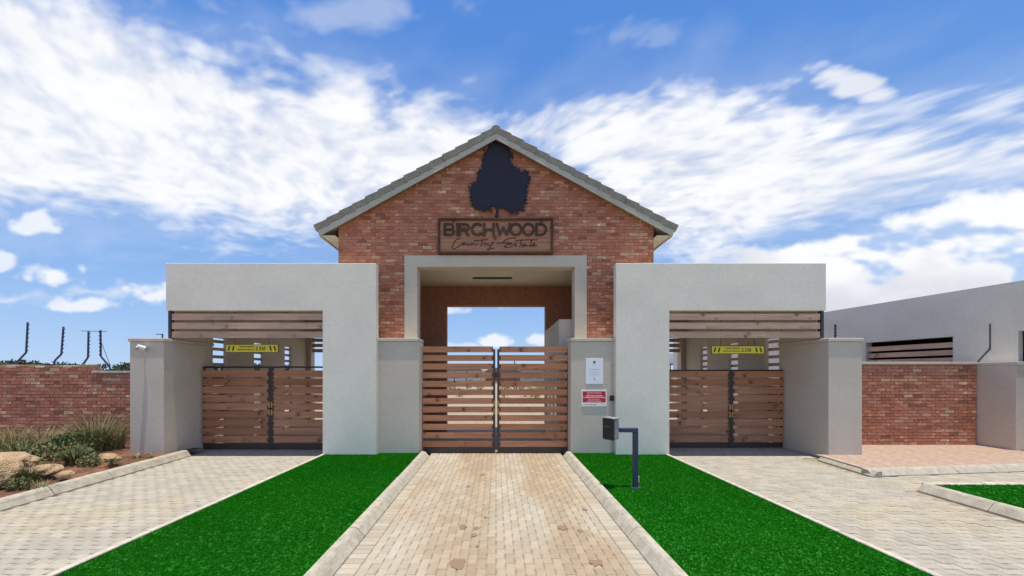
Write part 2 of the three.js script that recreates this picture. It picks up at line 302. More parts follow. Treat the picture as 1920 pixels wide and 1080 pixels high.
lanePaving([[-7.22, 2.2], [-4.25, 2.2], [-4.25, 8.28], [-7.42, 8.28]], (x, Z) => x > -7.16 - (Z - 5) * .055 && x < -4.3);
lanePaving([[4.2, 2.2], [6.95, 2.2], [7.2, 5.9], [14, 5.9], [14, 7.5], [7.3, 6.7], [7.6, 8.28], [4.2, 8.28]], (x, Z) => x > 4.25 && (x < 7.0 || (Z > 5.98 && Z < 6.78 + (x - 7.3) * .13) || (Z > 6.7 && x < 7.2)));

// kerbs: each stone a piece; local x across (face at 0, back at +), y up, z along
function kerbRun(a, b, side, { h = .13, w = .19, batter = .085, len = 1, mat = M.kerb } = {}) {
  const k = struct('kerb', null, null, [a[0], 0, -a[1]]);
  const A = V(a[0], 0, -a[1]), B = V(b[0], 0, -b[1]), L = A.distanceTo(B), n = Math.max(1, Math.round(L / len)), s = L / n, ang = Math.atan2(B.x - A.x, B.z - A.z);
  for (let i = 0; i < n; i++) {
    const sh = new THREE.Shape(); const f = side; const r = .02;
    sh.moveTo(0, -.05); sh.lineTo(0, .02); sh.lineTo(f * (batter - r * .4), h - r); sh.lineTo(f * (batter + r), h); sh.lineTo(f * (w - .01), h); sh.lineTo(f * w, h - .01); sh.lineTo(f * w, -.05); sh.closePath();
    const g = new THREE.ExtrudeGeometry(sh, { depth: s - .008, bevelEnabled: false }); g.translate(0, (R() - .5) * .006, .004); g.rotateY(ang);
    const c = A.clone().lerp(B, i / n); part('kerb_stone', metric(g, R() * 5, R() * 5), mat, k, [c.x + (R() - .5) * .004, 0, c.z]);
  }
}
kerbRun([-1.60, 2.2], [-1.60, 8.44], 1); kerbRun([1.60, 2.2], [1.60, 8.44], -1);
kerbRun([-4.28, 2.2], [-4.12, 8.29], -1, { h: .105, w: .085, batter: .006, mat: M.edging }); kerbRun([4.24, 2.2], [4.08, 8.29], 1, { h: .105, w: .085, batter: .006, mat: M.edging });
kerbRun([-7.05, 3.0], [-7.36, 8.5], 1, { w: .2, h: .15 });
kerbRun([6.95, 2.4], [7.14, 5.97], -1, { h: .14 });
kerbRun([7.36, 5.99], [13.4, 6.03], 1, { h: .115, w: .1, batter: .006, mat: M.edging });
kerbRun([7.26, 6.78], [14, 7.48], 1, { h: .12, w: .2 }); kerbRun([7.22, 6.74], [7.36, 8.06], -1, { h: .12, w: .16 });

// pale red apron by the brick wall
struct('pavement', sheet([[7.30, 6.90], [14, 7.6], [14, 8.55], [12.8, 8.55], [12.74, 9.3], [8.4, 9.3], [8.4, 8.2], [7.44, 8.2]], .112), M.pink);

// turf
function turf(poly, h, inside, n) {
  struct('lawn_base', sheet(poly, h), M.turfBase);
  const xs = poly.map(p => p[0]), zs = poly.map(p => p[1]), x0 = Math.min(...xs), x1 = Math.max(...xs), z0 = Math.min(...zs), z1 = Math.max(...zs);
  const pos = []; for (let k = 0; k < 14; k++) { const a = R() * 6.28, q = R() * .014, cx = Math.cos(a * 3) * q, cz = Math.sin(a * 3) * q, lx = Math.cos(a) * .006 * (R() + .3), lz = Math.sin(a) * .006 * (R() + .3), hh = .011 + R() * .006, wx = -Math.sin(a) * .0012, wz = Math.cos(a) * .0012; pos.push(cx - wx, 0, cz - wz, cx + wx, 0, cz + wz, cx + lx, hh, cz + lz); }
  const g = new THREE.BufferGeometry(); g.setAttribute('position', new THREE.Float32BufferAttribute(pos, 3)); g.computeVertexNormals();
  const spots = []; while (spots.length < n) { const x = mix(x0, x1, R()), Z = mix(z0, z1, R()); if (inside(x, Z)) spots.push([x, Z]); }
  const im = new THREE.InstancedMesh(g, turfMat, n); const m4 = new THREE.Matrix4(), c = new THREE.Color();
  spots.forEach(([x, Z], i) => { const s = .8 + R() * .5; m4.makeRotationY(R() * 6.28).scale(V(s, s, s)).setPosition(x, h, -Z); im.setMatrixAt(i, m4); const q = .98 + R() * .04 + (fbm(x * 1.2, Z * 1.2, 3, 160) - .5) * .3; im.setColorAt(i, c.setRGB(q * (.8 + (fbm(x, Z, 2, 166)) * 1.1), q, q * .9)); });
  im.name = numbered('artificial_grass'); im.userData = { kind: 'stuff', label: 'short bright green artificial grass', category: 'grass' }; lit(im); scene.add(im);
}
turf([[-4.16, 2.2], [-1.78, 2.2], [-1.78, 8.44], [-2.84, 8.44], [-2.84, 8.29], [-4.10, 8.29]], .085, (x, Z) => x > -4.18 + (Z - 2.2) * .026 && x < -1.79 && (Z < 8.28 || x > -2.8), 70000);
turf([[1.78, 2.2], [4.16, 2.2], [4.06, 8.29], [2.86, 8.29], [2.86, 8.44], [1.78, 8.44]], .085, (x, Z) => x < 4.16 - (Z - 2.2) * .026 && x > 1.79 && (Z < 8.28 || x < 2.8), 70000);
turf([[7.12, 2.4], [13.4, 2.4], [13.4, 6.0], [7.34, 5.98]], .10, (x, Z) => x > 7.12 + (Z - 2.4) * .06, 60000);

// mud dropped on the driveway
for (const [px, py, s] of [[858, 1056, .085], [868, 988, .045], [893, 990, .035], [889, 1003, .03], [1056, 989, .05], [1087, 995, .03], [1118, 1055, .06], [910, 970, .025], [1096, 955, .035], [895, 1024, .02], [905, 890, .04], [878, 912, .03]]) {
  const p = gnd(px, py, .004), sh = new THREE.Shape(), n = 18; const k = Math.floor(R() * 99);
  for (let i = 0; i < n; i++) { const a = i / n * 6.283, r = s * (.45 + 1.0 * vnoise(Math.cos(a) * 2 + 9, Math.sin(a) * 2 + 9, k)); i ? sh.lineTo(Math.cos(a) * r, Math.sin(a) * r * 1.2) : sh.moveTo(Math.cos(a) * r, Math.sin(a) * r * 1.2); }
  const g = new THREE.ExtrudeGeometry(sh, { depth: .003, bevelThickness: .003, bevelSize: .006, bevelSegments: 1 }); g.rotateX(-Math.PI / 2);
  solo('mud_patch', s > .08 ? 'largest dried brown mud patch on the paved middle driveway' : 'small dried brown mud patch on the paved middle driveway', 'mud', metric(g), M.mud, [p.x, .003, p.z], 'mud patches on the driveway');
}

// flower bed left of the drive
{
  const g = new THREE.PlaneGeometry(13, 7, 90, 50); g.rotateX(-Math.PI / 2); g.translate(-13.6, 0, -5.45); const p = g.attributes.position;
  const edge = Z => -7.22 - (Z - 5) * .056;
  for (let i = 0; i < p.count; i++) { let x = p.getX(i); const Z = -p.getZ(i); x = Math.min(x, edge(Z)); const d = edge(Z) - x; p.setX(i, x); p.setY(i, .10 + Math.min(d, 1.5) * .07 + (fbm(x * 2, Z * 2, 4, 170) - .5) * .10 * smooth(0, .4, d)); }
  g.computeVertexNormals(); const uv = g.attributes.uv; for (let i = 0; i < p.count; i++) uv.setXY(i, p.getX(i), p.getZ(i));
  struct('flower_bed', g, M.soil);
}

// ================================================================ GATEHOUSE
const GZ = 9.0, HW = 4.03, SL = .548, BZ = 8.8;                     // gable plane, half width, roof slope, verge plane
const rakeY = x => 7.86 - SL * Math.abs(x);                         // underside of the verge board
{
  const h = thing('gatehouse', 'red brick gatehouse with a pitched grey tile roof over the middle gate', 'building', [0, 0, -GZ]);
  const topY = x => rakeY(x) + .10;
  // front wall with the passage opening
  const s = new THREE.Shape([[-HW, 0], [-2.02, 0], [-2.02, 4.73], [2.02, 4.73], [2.02, 0], [HW, 0], [HW, topY(HW)], [0, topY(0)], [-HW, topY(HW)]].map(p => new THREE.Vector2(...p)));
  const wall = new THREE.ExtrudeGeometry(s, { depth: .3, bevelEnabled: false }); wall.translate(0, 0, -.3);
  const front = part('front_wall', metric(wall), M.mortar, h, [0, 0, -GZ]);
  layBricks(front, -HW, HW, 2.5, 7.96, GZ, (a, b, y0, y1) => {
    const lim = (topY(0) - y1) / SL; a = Math.max(a, -lim); b = Math.min(b, lim); if (b <= a) return [];
    if (y0 < 4.97) { if (y1 > 4.97) return cut(a, b, -2.33, 2.31); return cut(a, b, -2.33, 2.31); }
    return [[a, b]];
  });
  // side and rear walls
  block('side_wall', M.mortar, h, -HW, -HW + .25, 0, topY(HW), 9.3, 12.05); block('side_wall', M.mortar, h, HW - .25, HW, 0, topY(HW), 9.3, 12.05);
  const rs = new THREE.Shape([[-HW, 0], [-1.70, 0], [-1.70, 4.32], [1.70, 4.32], [1.70, 0], [HW, 0], [HW, topY(HW)], [0, topY(0)], [-HW, topY(HW)]].map(p => new THREE.Vector2(...p)));
  const rw = new THREE.ExtrudeGeometry(rs, { depth: .3, bevelEnabled: false }); part('rear_wall', metric(rw), M.mortar, h, [0, 0, -12.36]);
  block('ceiling', M.ceiling, h, -HW + .25, HW - .25, 4.99, 5.07, 9.3, 12.06);
  block('light_strip', M.black, h, -.72, .5, 4.965, 4.992, 10.95, 11.08);
  // plaster surround of the opening
  const su = new THREE.Shape([[-2.33, 2.4], [-2.01, 2.4], [-2.01, 4.72], [2.01, 4.72], [2.01, 2.4], [2.31, 2.4], [2.31, 5.0], [-2.33, 5.0]].map(p => new THREE.Vector2(...p)));
  const sg = new THREE.ExtrudeGeometry(su, { depth: .34, bevelThickness: .006, bevelSize: .006, bevelSegments: 1 }); part('opening_surround', metric(sg), M.taupe, h, [0, 0, -9.31]);
  // roof
  const roofEnd = 4.42, back = 12.6;
  const roof = new THREE.Group(); roof.name = 'roof'; h.add(roof);
  for (const sd of [-1, 1]) {
    const dir = V(sd * 1, -SL, 0).normalize(), up = V(sd * SL, 1, 0).normalize();
    // verge board
    const vb = new THREE.Shape([[0, rakeY(0)], [sd * roofEnd, rakeY(roofEnd)], [sd * (roofEnd + .035), rakeY(roofEnd) + .14], [0, rakeY(0) + .19]].map(p => new THREE.Vector2(...p)));
    const vg = new THREE.ExtrudeGeometry(vb, { depth: .03, bevelEnabled: false }); part('verge_board', metric(vg), M.barge, roof, [0, 0, -BZ - .03]);
    // deck and soffit behind it
    const dk = new THREE.Shape([[0, rakeY(0) + .13], [sd * roofEnd, rakeY(roofEnd) + .10], [sd * (roofEnd + .03), rakeY(roofEnd) + .17], [0, rakeY(0) + .20]].map(p => new THREE.Vector2(...p)));
    const dg = new THREE.ExtrudeGeometry(dk, { depth: back - BZ - .04, bevelEnabled: false }); part('roof_deck', metric(dg), M.barge, roof, [0, 0, -back]);
    const sx0 = Math.min(sd * (HW + .004), sd * (roofEnd - .03)), sx1 = Math.max(sd * (HW + .004), sd * (roofEnd - .03));
    block('soffit', M.barge, roof, sx0, sx1, rakeY(roofEnd) + .01, rakeY(roofEnd) + .03, BZ + .04, back);
    const ex0 = Math.min(sd * (roofEnd - .028), sd * roofEnd), ex1 = Math.max(sd * (roofEnd - .028), sd * roofEnd);
    block('fascia', M.barge, roof, ex0, ex1, rakeY(roofEnd) - .02, rakeY(roofEnd) + .16, BZ + .035, back);
    // verge tiles, one over the other like steps
    const L = Math.hypot(roofEnd + .08, (roofEnd + .08) * SL), n = 14, step = L / n, rest = [];
    for (let i = 0; i < n; i++) {
      const mid = V(0, rakeY(0) + .205, 0).addScaledVector(dir, step * (i + .5));
      const tilt = Math.atan2(-SL * sd, 1 * 1) , lift = .085;
      const g = new RoundedBoxGeometry(step + .03, .165, .30, 1, .008); g.rotateZ(sd * lift); g.rotateZ(Math.atan(-SL * sd)); 
      const c = mid.clone().addScaledVector(up, .028); part('verge_tile', metric(g, R() * 4, R() * 4), M.tile, roof, [c.x + (R() - .5) * .008, c.y + (R() - .5) * .008, -BZ - .02 - .12 + (R() - .5) * .012]);
      for (let k = 0; k < 11; k++) { const q = new THREE.BoxGeometry(step + .05, .035, .31); q.rotateZ(sd * lift); q.rotateZ(Math.atan(-SL * sd)); q.translate(c.x + up.x * .045, c.y + up.y * .045, -(BZ + .29 + .16 + k * .315)); rest.push(metric(q)); }
    }
    const b = baseOf(roof), tg = mergeGeometries(rest); tg.translate(-b.x, -b.y, -b.z); const tm = lit(new THREE.Mesh(tg, M.tile)); tm.name = 'tile_courses'; tm.userData = { kind: 'stuff' }; roof.add(tm);
  }
  for (let k = 0; k < 9; k++) { const rg = new THREE.CylinderGeometry(.125, .125, .42, 10, 1, false, 0, Math.PI); rg.rotateX(Math.PI / 2); rg.rotateZ(Math.PI / 2); part('ridge_tile', metric(rg), M.tile, roof, [0, rakeY(0) + .23, -(BZ + .22 + k * .425)]); }
}

// ---------------------------------------------------------------- tree emblem on the gable
{
  const pts = [[566, 62], [600, 52], [640, 84], [668, 120], [702, 160], [690, 205], [692, 245], [704, 268], [740, 300], [772, 322], [800, 340], [842, 320], [862, 392], [838, 428], [828, 480], [832, 560], [806, 606], [772, 648], [712, 664], [684, 634], [650, 628], [606, 622], [604, 640], [606, 724], [574, 724], [586, 640], [584, 616], [545, 606], [486, 646], [462, 618], [404, 624], [392, 575], [378, 520], [380, 470], [394, 428], [436, 414], [432, 385], [452, 345], [446, 320], [474, 312], [478, 250], [492, 172], [532, 142], [540, 96]];
  const P = pts.map(([x, y]) => { const v = at(800 + x / 4.5, 250 + y / 4.5, 8.93); return new THREE.Vector2(v.x, v.y); });
  const rag = (from, to, amp) => { const out = []; for (let i = from; i < to; i++) { const a = P[i], b = P[(i + 1) % P.length], L = a.distanceTo(b), n = Math.max(2, Math.round(L / .02)); for (let k = 0; k < n; k++) { const t = k / n, j = (R() - .5) * amp, nx = (b.y - a.y) / L, ny = -(b.x - a.x) / L; out.push(new THREE.Vector2(mix(a.x, b.x, t) + nx * j, mix(a.y, b.y, t) + ny * j)); } } return out; };
  const base = at(931, 411, 8.95);
  const t = thing('tree_emblem', 'dark flat tree silhouette mounted on the brick gable above the name board', 'emblem', [base.x, base.y, base.z]);
  const crown = new THREE.Shape([...rag(0, 21, .062), ...rag(26, pts.length, .062)]); part('crown', metric(new THREE.ExtrudeGeometry(crown, { depth: .02, bevelEnabled: false })), M.emblem, t, [0, 0, -8.95]);
  const lv = []; { const o = [...rag(1, 20, .02), ...rag(27, pts.length - 1, .02)]; for (let i = 0; i < o.length; i++) for (let k = 0; k < 2; k++) { const c = o[i], a = R() * 6.28, L = .025 + R() * R() * .085, w = L * .34, e = R() * R() * .10, b = R() * 6.28; const q = (u, v) => new THREE.Vector2(c.x + Math.cos(b) * e + Math.cos(a) * u - Math.sin(a) * v, c.y + Math.sin(b) * e + Math.sin(a) * u + Math.cos(a) * v); const g = new THREE.ExtrudeGeometry(new THREE.Shape([q(-L, 0), q(0, -w), q(L, 0), q(0, w)]), { depth: .008, bevelEnabled: false }); g.translate(0, 0, .003 + (i % 7) * .0012 + k * .0006); lv.push(metric(g)); } }
  const lm = part('edge_leaves', mergeGeometries(lv), M.emblem, t, [0, 0, -8.95]); lm.userData = { kind: 'stuff' };
  const trunk = new THREE.Shape(rag(20, 27, .006)); part('trunk', metric(new THREE.ExtrudeGeometry(trunk, { depth: .018, bevelEnabled: false })), M.emblem, t, [0, 0, -8.949]);
  const pins = [[900, 330], [960, 350], [925, 300], [930, 390]].map(([x, y]) => { const v = at(x, y, 8.97); const g = new THREE.CylinderGeometry(.01, .01, .056, 6); g.rotateX(Math.PI / 2); g.translate(v.x, v.y, -8.972); return metric(g); });
  const pg = mergeGeometries(pins); part('mounting_pins', pg, M.emblem, t, [0, 0, 0]);
}

// ---------------------------------------------------------------- name board
{
  const x0 = -1.47, x1 = 1.445, y0 = 5.03, y1 = 5.93, zf = 8.93;
  const n = thing('name_board', 'framed timber name board with dark raised lettering above the passage opening', 'sign', [0, y0, -zf]);
  const ys = [y0, y0 + .29, y0 + .585, y1];
  for (let i = 0; i < 3; i++) block('plank', boardMat, n, x0 + .02, x1 - .02, ys[i] + .004, ys[i + 1] - .004, zf + .012, zf + .045);
  const fw = .05;
  block('frame_rail', frameWood, n, x0, x1, y0, y0 + fw, zf - .03, zf + .05); block('frame_rail', frameWood, n, x0, x1, y1 - fw, y1, zf - .03, zf + .05);
  block('frame_stile', frameWood, n, x0, x0 + fw, y0 + fw, y1 - fw, zf - .028, zf + .05); block('frame_stile', frameWood, n, x1 - fw, x1, y0 + fw, y1 - fw, zf - .028, zf + .05);
  const U = (x, y) => { const v = at(815 + x / 8.348, 400 + y / 8.348, zf); return new THREE.Vector2(v.x, v.y); };
  const us = zf / F / 8.348;
  function stroke(pts, w) {          // ribbon outline along a polyline
    const l = [], r = [];
    pts.forEach((p, i) => { const a = pts[Math.max(0, i - 1)], b = pts[Math.min(pts.length - 1, i + 1)]; let dx = b[0] - a[0], dy = b[1] - a[1]; const q = Math.hypot(dx, dy); dx /= q; dy /= q; l.push(U(p[0] - dy * w / 2, p[1] + dx * w / 2)); r.push(U(p[0] + dy * w / 2, p[1] - dx * w / 2)); });
    return new THREE.Shape([...l, ...r.reverse()]);
  }
  const arc = (cx, cy, rx, ry, a0, a1, k = 18) => Array.from({ length: k + 1 }, (_, i) => { const a = mix(a0, a1, i / k); return [cx + Math.cos(a) * rx, cy + Math.sin(a) * ry]; });
  const W = 34, H2 = Math.PI / 2, T = 172, B = 338, Mi = 252;
  const lett = {
    B: [[[[157, 155], [157, 355]], W], [[[157, T], [250, T], ...arc(250, 212, 38, 40, -H2, H2, 8), [157, Mi]], W - 4], [[[157, Mi], [256, Mi], ...arc(256, 295, 42, 43, -H2, H2, 8), [157, B]], W - 4]],
    I: [[[[355, 155], [355, 355]], W]],
    R: [[[[397, 155], [397, 355]], W], [[[397, T], [490, T], ...arc(490, 217, 46, 45, -H2, H2, 10), [397, 262]], W - 4], [[[462, 262], [534, 355]], W]],
    C: [[arc(670, 253, 86, 84, -.75, -2 * Math.PI + .75, 26), W]],
    H: [[[[775, 155], [775, 355]], W], [[[922, 155], [922, 355]], W], [[[775, 253], [922, 253]], W - 4]],
    W: [[[[972, 155], [1022, 345]], W], [[[1016, 345], [1074, 215]], W - 4], [[[1074, 215], [1130, 345]], W - 4], [[[1126, 345], [1182, 155]], W]],
    O: [[arc(1272, 253, 82, 86, 0, 2 * Math.PI, 30), W]], O2: [[arc(1468, 253, 82, 86, 0, 2 * Math.PI, 30), W]],
    D: [[[[1594, 155], [1594, 355]], W], [[[1594, T], [1660, T], ...arc(1660, 255, 84, 83, -H2, H2, 14), [1594, B]], W - 2]],
  };
  let k = 0;
  for (const key in lett) { const gs = lett[key].map(([p, w]) => { const g = new THREE.ExtrudeGeometry(stroke(p, w), { depth: .03 + .0012 * (k++ % 5), bevelEnabled: false }); return metric(g); }); part('letter', mergeGeometries(gs), M.letter, n, [0, 0, -zf - .012]); }
  const script = [
    [[390, 410], [372, 395], [330, 420], [290, 480], [276, 540], [300, 556], [350, 530], [388, 505], [425, 478], [448, 460], [466, 474], [450, 496], [432, 488], [470, 476], [486, 470], [490, 496], [520, 486], [534, 466], [540, 496], [566, 482], [574, 466], [580, 496], [600, 466], [622, 470], [630, 496], [672, 478], [690, 474]],
    [[745, 408], [735, 460], [722, 518]], [[612, 428], [700, 420], [830, 406]],
    [[740, 500], [768, 484], [784, 465], [806, 470], [800, 496], [826, 484], [838, 466], [846, 500], [880, 490], [896, 462], [932, 455], [900, 476], [870, 520], [836, 576], [822, 560], [870, 548], [944, 540]],
    [[960, 463], [1010, 466], [1062, 455]], [[1272, 388], [1210, 384], [1110, 416], [1060, 464], [1120, 462], [1212, 464], [1130, 486], [1090, 526], [1150, 528], [1232, 500], [1272, 464], [1262, 488], [1292, 502], [1262, 518]],
    [[1362, 405], [1348, 460], [1330, 526]], [[1262, 424], [1400, 416], [1612, 412]],
    [[1338, 500], [1390, 484], [1424, 480], [1386, 490], [1380, 512], [1412, 506], [1428, 482], [1434, 512], [1480, 492]], [[1522, 410], [1508, 466], [1490, 528]], [[1500, 510], [1560, 486], [1568, 466], [1536, 482], [1534, 514], [1562, 510], [1604, 488]]];
  const tubes = script.map(p => { const c = new THREE.CatmullRomCurve3(p.map(([x, y]) => { const u = U(x, y); return V(u.x, u.y, 0); })); return metric(new THREE.TubeGeometry(c, p.length * 5, .0105, 5)); });
  part('script_lettering', mergeGeometries(tubes), M.letter, n, [0, 0, -zf - .006]);
}

// ---------------------------------------------------------------- guard room inside the passage
{
  const g = thing('guard_room', 'plain grey plastered guard room inside the brick passage', 'building', [2.2, 0, -10.6]);
  block('wall', M.taupe, g, 1.68, 3.7, 0, 3.44, 9.36, 11.98, .012);
  for (const Z of [9.62, 10.3, 10.98]) { const w = block('window', M.glass, g, 1.668, 1.69, .75, 1.95, Z, Z + .56); block('frame', M.white, w, 1.655, 1.667, .72, 1.98, Z - .04, Z); block('frame', M.white, w, 1.655, 1.667, .72, 1.98, Z + .56, Z + .60); }
}

// ================================================================ SIDE LANES (one gateway portal on each side)
const PZ = 8.30;
function portal(sd, label) {
  const X = x => sd * x, p = thing('gateway_portal', label, 'portal', [X(5.9), 0, -PZ], 'plastered portals over the side lanes');
  const blk = (name, mat, par, a, b, ...r) => block(name, mat, par, Math.min(X(a), X(b)), Math.max(X(a), X(b)), ...r);
  const s = new THREE.Shape([[2.84, .05], [4.08, .05], [4.08, 3.49], [7.775, 3.49], [7.775, 4.59], [2.84, 4.59]].map(q => new THREE.Vector2(X(q[0]), q[1])));
  const g = new THREE.ExtrudeGeometry(s, { depth: .16, bevelThickness: .01, bevelSize: .01, bevelSegments: 2, curveSegments: 1 }); g.translate(0, 0, -.17); part('front_frame', metric(g), M.paint, p, [0, 0, -PZ]);
  blk('pier_return', M.paint, p, 3.12, 4.02, .05, 4.57, PZ + .172, GZ - .012);
  // slats under the beam, on a steel post
  [[3.268, 3.415], [3.056, 3.203], [2.842, 2.99]].forEach(([a, b], i) => blk('slat', slatMats[i], p, 4.085, 7.69, a, b, PZ + .05, PZ + .085));
  blk('steel_post', M.steel, p, 7.70, 7.76, 2.82, 3.478, PZ + .03, PZ + .13);
  blk('roof_slab', M.taupe, p, 4.04, 7.77, 4.20, 4.40, PZ + .172, 14.6);
  blk('upper_wall', M.taupe, p, 7.70, 7.77, 2.817, 4.198, PZ + .174, 9.58);
  // outer side wall: piers with slit openings that carry boards
  const op = [[9.62, 10.07], [11.2, 11.66], [12.83, 13.26]]; let z = 9.60;
  for (const [a, b] of [...op, [14.28, 14.3]]) { if (a - z > .05) blk('side_pier', M.taupe, p, 7.70, 7.80, 0, 4.198, z, a); z = b; }
  op.forEach(([a, b]) => { blk('slit_head', M.taupe, p, 7.70, 7.798, 2.98, 4.196, a + .001, b - .001); for (let k = 0; k < 14; k++) blk('slit_slat', slatMats[k % 4], p, 7.803, 7.832, .06 + k * .2145, .06 + k * .2145 + .085, a - .01, b + .01); });
  // rear frame and slats
  blk('rear_beam', M.taupe, p, 4.04, 7.95, 3.5, 4.4, 14.305, 14.6); blk('rear_pier', M.taupe, p, 7.52, 7.95, 0, 3.498, 14.305, 14.6);
  for (let k = 0; k < 3; k++) blk('rear_slat', slatMats[k], p, 4.1, 7.515, 2.86 + k * .2135, 3.0 + k * .2135, 14.42, 14.455);
  return p;
}
portal(-1, 'pale grey plastered portal over the lane beside the flower bed'); portal(1, 'pale grey plastered portal over the lane behind the card reader post');

// outer pillars
function outerPillar(sd, label) {
  const X = x => sd * x, p = thing('gate_pillar', label, 'pillar', [X(8.06), 0, -8.8]);
  block('shaft', M.taupe, p, Math.min(X(7.70), X(8.48)), Math.max(X(7.70), X(8.48)), 0, 2.735, 8.15, 9.58, .012);
  block('coping', M.taupe, p, Math.min(X(7.675), X(8.505)), Math.max(X(7.675), X(8.505)), 2.737, 2.815, 8.125, 9.59, .012); return p;
}
outerPillar(-1, 'wide taupe plastered pillar carrying a small white lamp, beside the flower bed'); outerPillar(1, 'wide taupe plastered pillar at the corner of the pink pavement');
function innerPillar(x0, x1, label) {
  const p = thing('gate_pillar', label, 'pillar', [(x0 + x1) / 2, 0, -8.7]);
  block('shaft', M.taupe, p, x0, x1, .04, 2.765, 8.45, 8.985, .01); block('coping', M.taupe, p, x0 - .0, x1 + .0, 2.767, 2.845, 8.42, 8.985, .01); return p;
}
innerPillar(-2.835, -1.85, 'bare low taupe pillar at the left leaf of the middle gate'); innerPillar(1.80, 2.835, 'low taupe pillar carrying a white notice and a red sign');

// ---------------------------------------------------------------- gates
function gateLeaf(x0, x1, Z, top, rows, y0, label, group, stileAt, bottom, lockY, opts = {}) {
  const g = thing('gate_leaf', label, 'gate', [(x0 + x1) / 2, 0, -Z], group);
  const st = .055, inner = stileAt === 'right' ? x1 : x0;
  const sA = stileAt === 'right' ? [x1 - st, x1] : [x0, x0 + st], sB = stileAt === 'right' ? [x0, x0 + .04] : [x1 - .04, x1];
  block('stile', M.gateSteel, g, ...sA, .02, top, Z - .02, Z + .03); block('stile', M.gateSteel, g, ...sB, .02, top, Z + .01, Z + .05);
  block('top_rail', M.black, g, x0 + .041, x1 - .056, top - .045, top, Z - .012, Z + .03);
  block('bottom_rail', M.gateSteel, g, x0 + .041, x1 - .056, .02, bottom, Z - .004, Z + .035);
  if (opts.mid) block('middle_rail', M.black, g, x0 + .041, x1 - .056, opts.mid - .012, opts.mid + .012, Z - .008, Z + .012);
  const pitch = opts.pitch ?? .2145, hgt = opts.plank ?? .146;
  for (let k = 0; k < rows; k++) { const a = y0 + k * pitch + (R() - .5) * .006; block('plank', gateMats[Math.floor(R() * 4)], g, stileAt === 'right' ? x0 + .002 : x0 + st + .002, stileAt === 'right' ? x1 - st - .002 : x1 - .002, a, a + hgt, Z - .018 + (R() - .5) * .003, Z + .008); }
  // tabs that carry the planks on the meeting stile
  for (let k = 0; k < rows; k++) { const a = y0 + k * pitch + .03; const tx = stileAt === 'right' ? [x1 - st - .03, x1 - st] : [x0 + st, x0 + st + .03]; block('bracket', M.gateSteel, g, ...tx, a, a + .085, Z - .026, Z - .022); }
  const lx = stileAt === 'right' ? [x1 - st + .008, x1 - .008] : [x0 + .008, x0 + st - .008];
  const l = block('lock_plate', M.brass, g, ...lx, lockY - .17, lockY + .17, Z - .028, Z - .021); block('handle', M.black, l, ...lx, lockY - .02, lockY + .02, Z - .06, Z - .029);
  return g;
}
const cg = 'timber gate leaves of the middle gate';
gateLeaf(-1.825, -.018, 8.8, 2.60, 12, .165, 'tall timber slat leaf of the middle gate, by the bare pillar', cg, 'right', .15, 1.15, { mid: 1.335 });
gateLeaf(.030, 1.785, 8.8, 2.60, 12, .165, 'tall timber slat leaf of the middle gate, by the pillar with signs', cg, 'left', .15, 1.15, { mid: 1.335 });
const sg = 'timber gate leaves of the side lanes';
gateLeaf(-7.67, -5.885, 9.2, 2.185, 9, .19, 'low timber slat gate leaf hung on the pillar with the white lamp', sg, 'right', .17, 1.08, { plank: .172 });
gateLeaf(-5.875, -4.09, 9.2, 2.185, 9, .19, 'low timber slat gate leaf under the portal beside the flower bed, hung near the passage', sg, 'left', .17, 1.08, { plank: .172 });
gateLeaf(6.27, 7.67, 9.4, 2.10, 9, .17, 'low narrow timber slat gate leaf hung on the pillar by the pink pavement', sg, 'left', .15, 1.0, { plank: .172 });
gateLeaf(4.09, 6.26, 9.4, 2.10, 9, .17, 'low wide timber slat gate leaf behind the card reader post', sg, 'right', .15, 1.0, { plank: .172 });

// ---------------------------------------------------------------- signs
function canvasTex(w, h, draw) { const c = document.createElement('canvas'); c.width = w; c.height = h; const x = c.getContext('2d'); draw(x, w, h); const t = new THREE.CanvasTexture(c); t.colorSpace = THREE.SRGBColorSpace; return t; }
function printed(w, h, t, m, o = {}) { const g = new THREE.PlaneGeometry(w, h); return [g, std(0xffffff, { map: t, roughness: .5, ...o })]; }
function smallPrint(x, x0, x1, y, hh, col, seed) { const r = rng(seed); x.fillStyle = col; let q = x0; while (q < x1) { const w = 4 + r() * 9; x.fillRect(q, y + r() * hh * .2, Math.min(w, x1 - q), hh * (.7 + r() * .3)); q += w + 2 + (r() < .2 ? 5 : 0); } }
const heightTex = canvasTex(1024, 160, (x, w, h) => {
  x.fillStyle = '#15130c'; x.fillRect(0, 0, w, h); x.fillStyle = '#e8d838'; x.fillRect(7, 7, w - 14, h - 14); x.fillStyle = '#16130c';
  const sl = (a, k) => { x.beginPath(); x.moveTo(a + k * 12, 34); x.lineTo(a + k * 12 + 30, 34); x.lineTo(a - k * 12 + 30, 128); x.lineTo(a - k * 12, 128); x.closePath(); x.fill(); };
  sl(50, 1); sl(132, 1); sl(858, -1); sl(942, -1);
  smallPrint(x, 262, 556, 36, 22, '#16130c', 4); smallPrint(x, 228, 556, 92, 22, '#16130c', 5);
  x.fillStyle = '#16130c'; x.font = 'bold 104px sans-serif'; x.textAlign = 'left'; x.textBaseline = 'middle'; x.save(); x.translate(578, 82); x.scale(.82, 1); x.fillText('2.5M', 0, 0); x.restore();
});
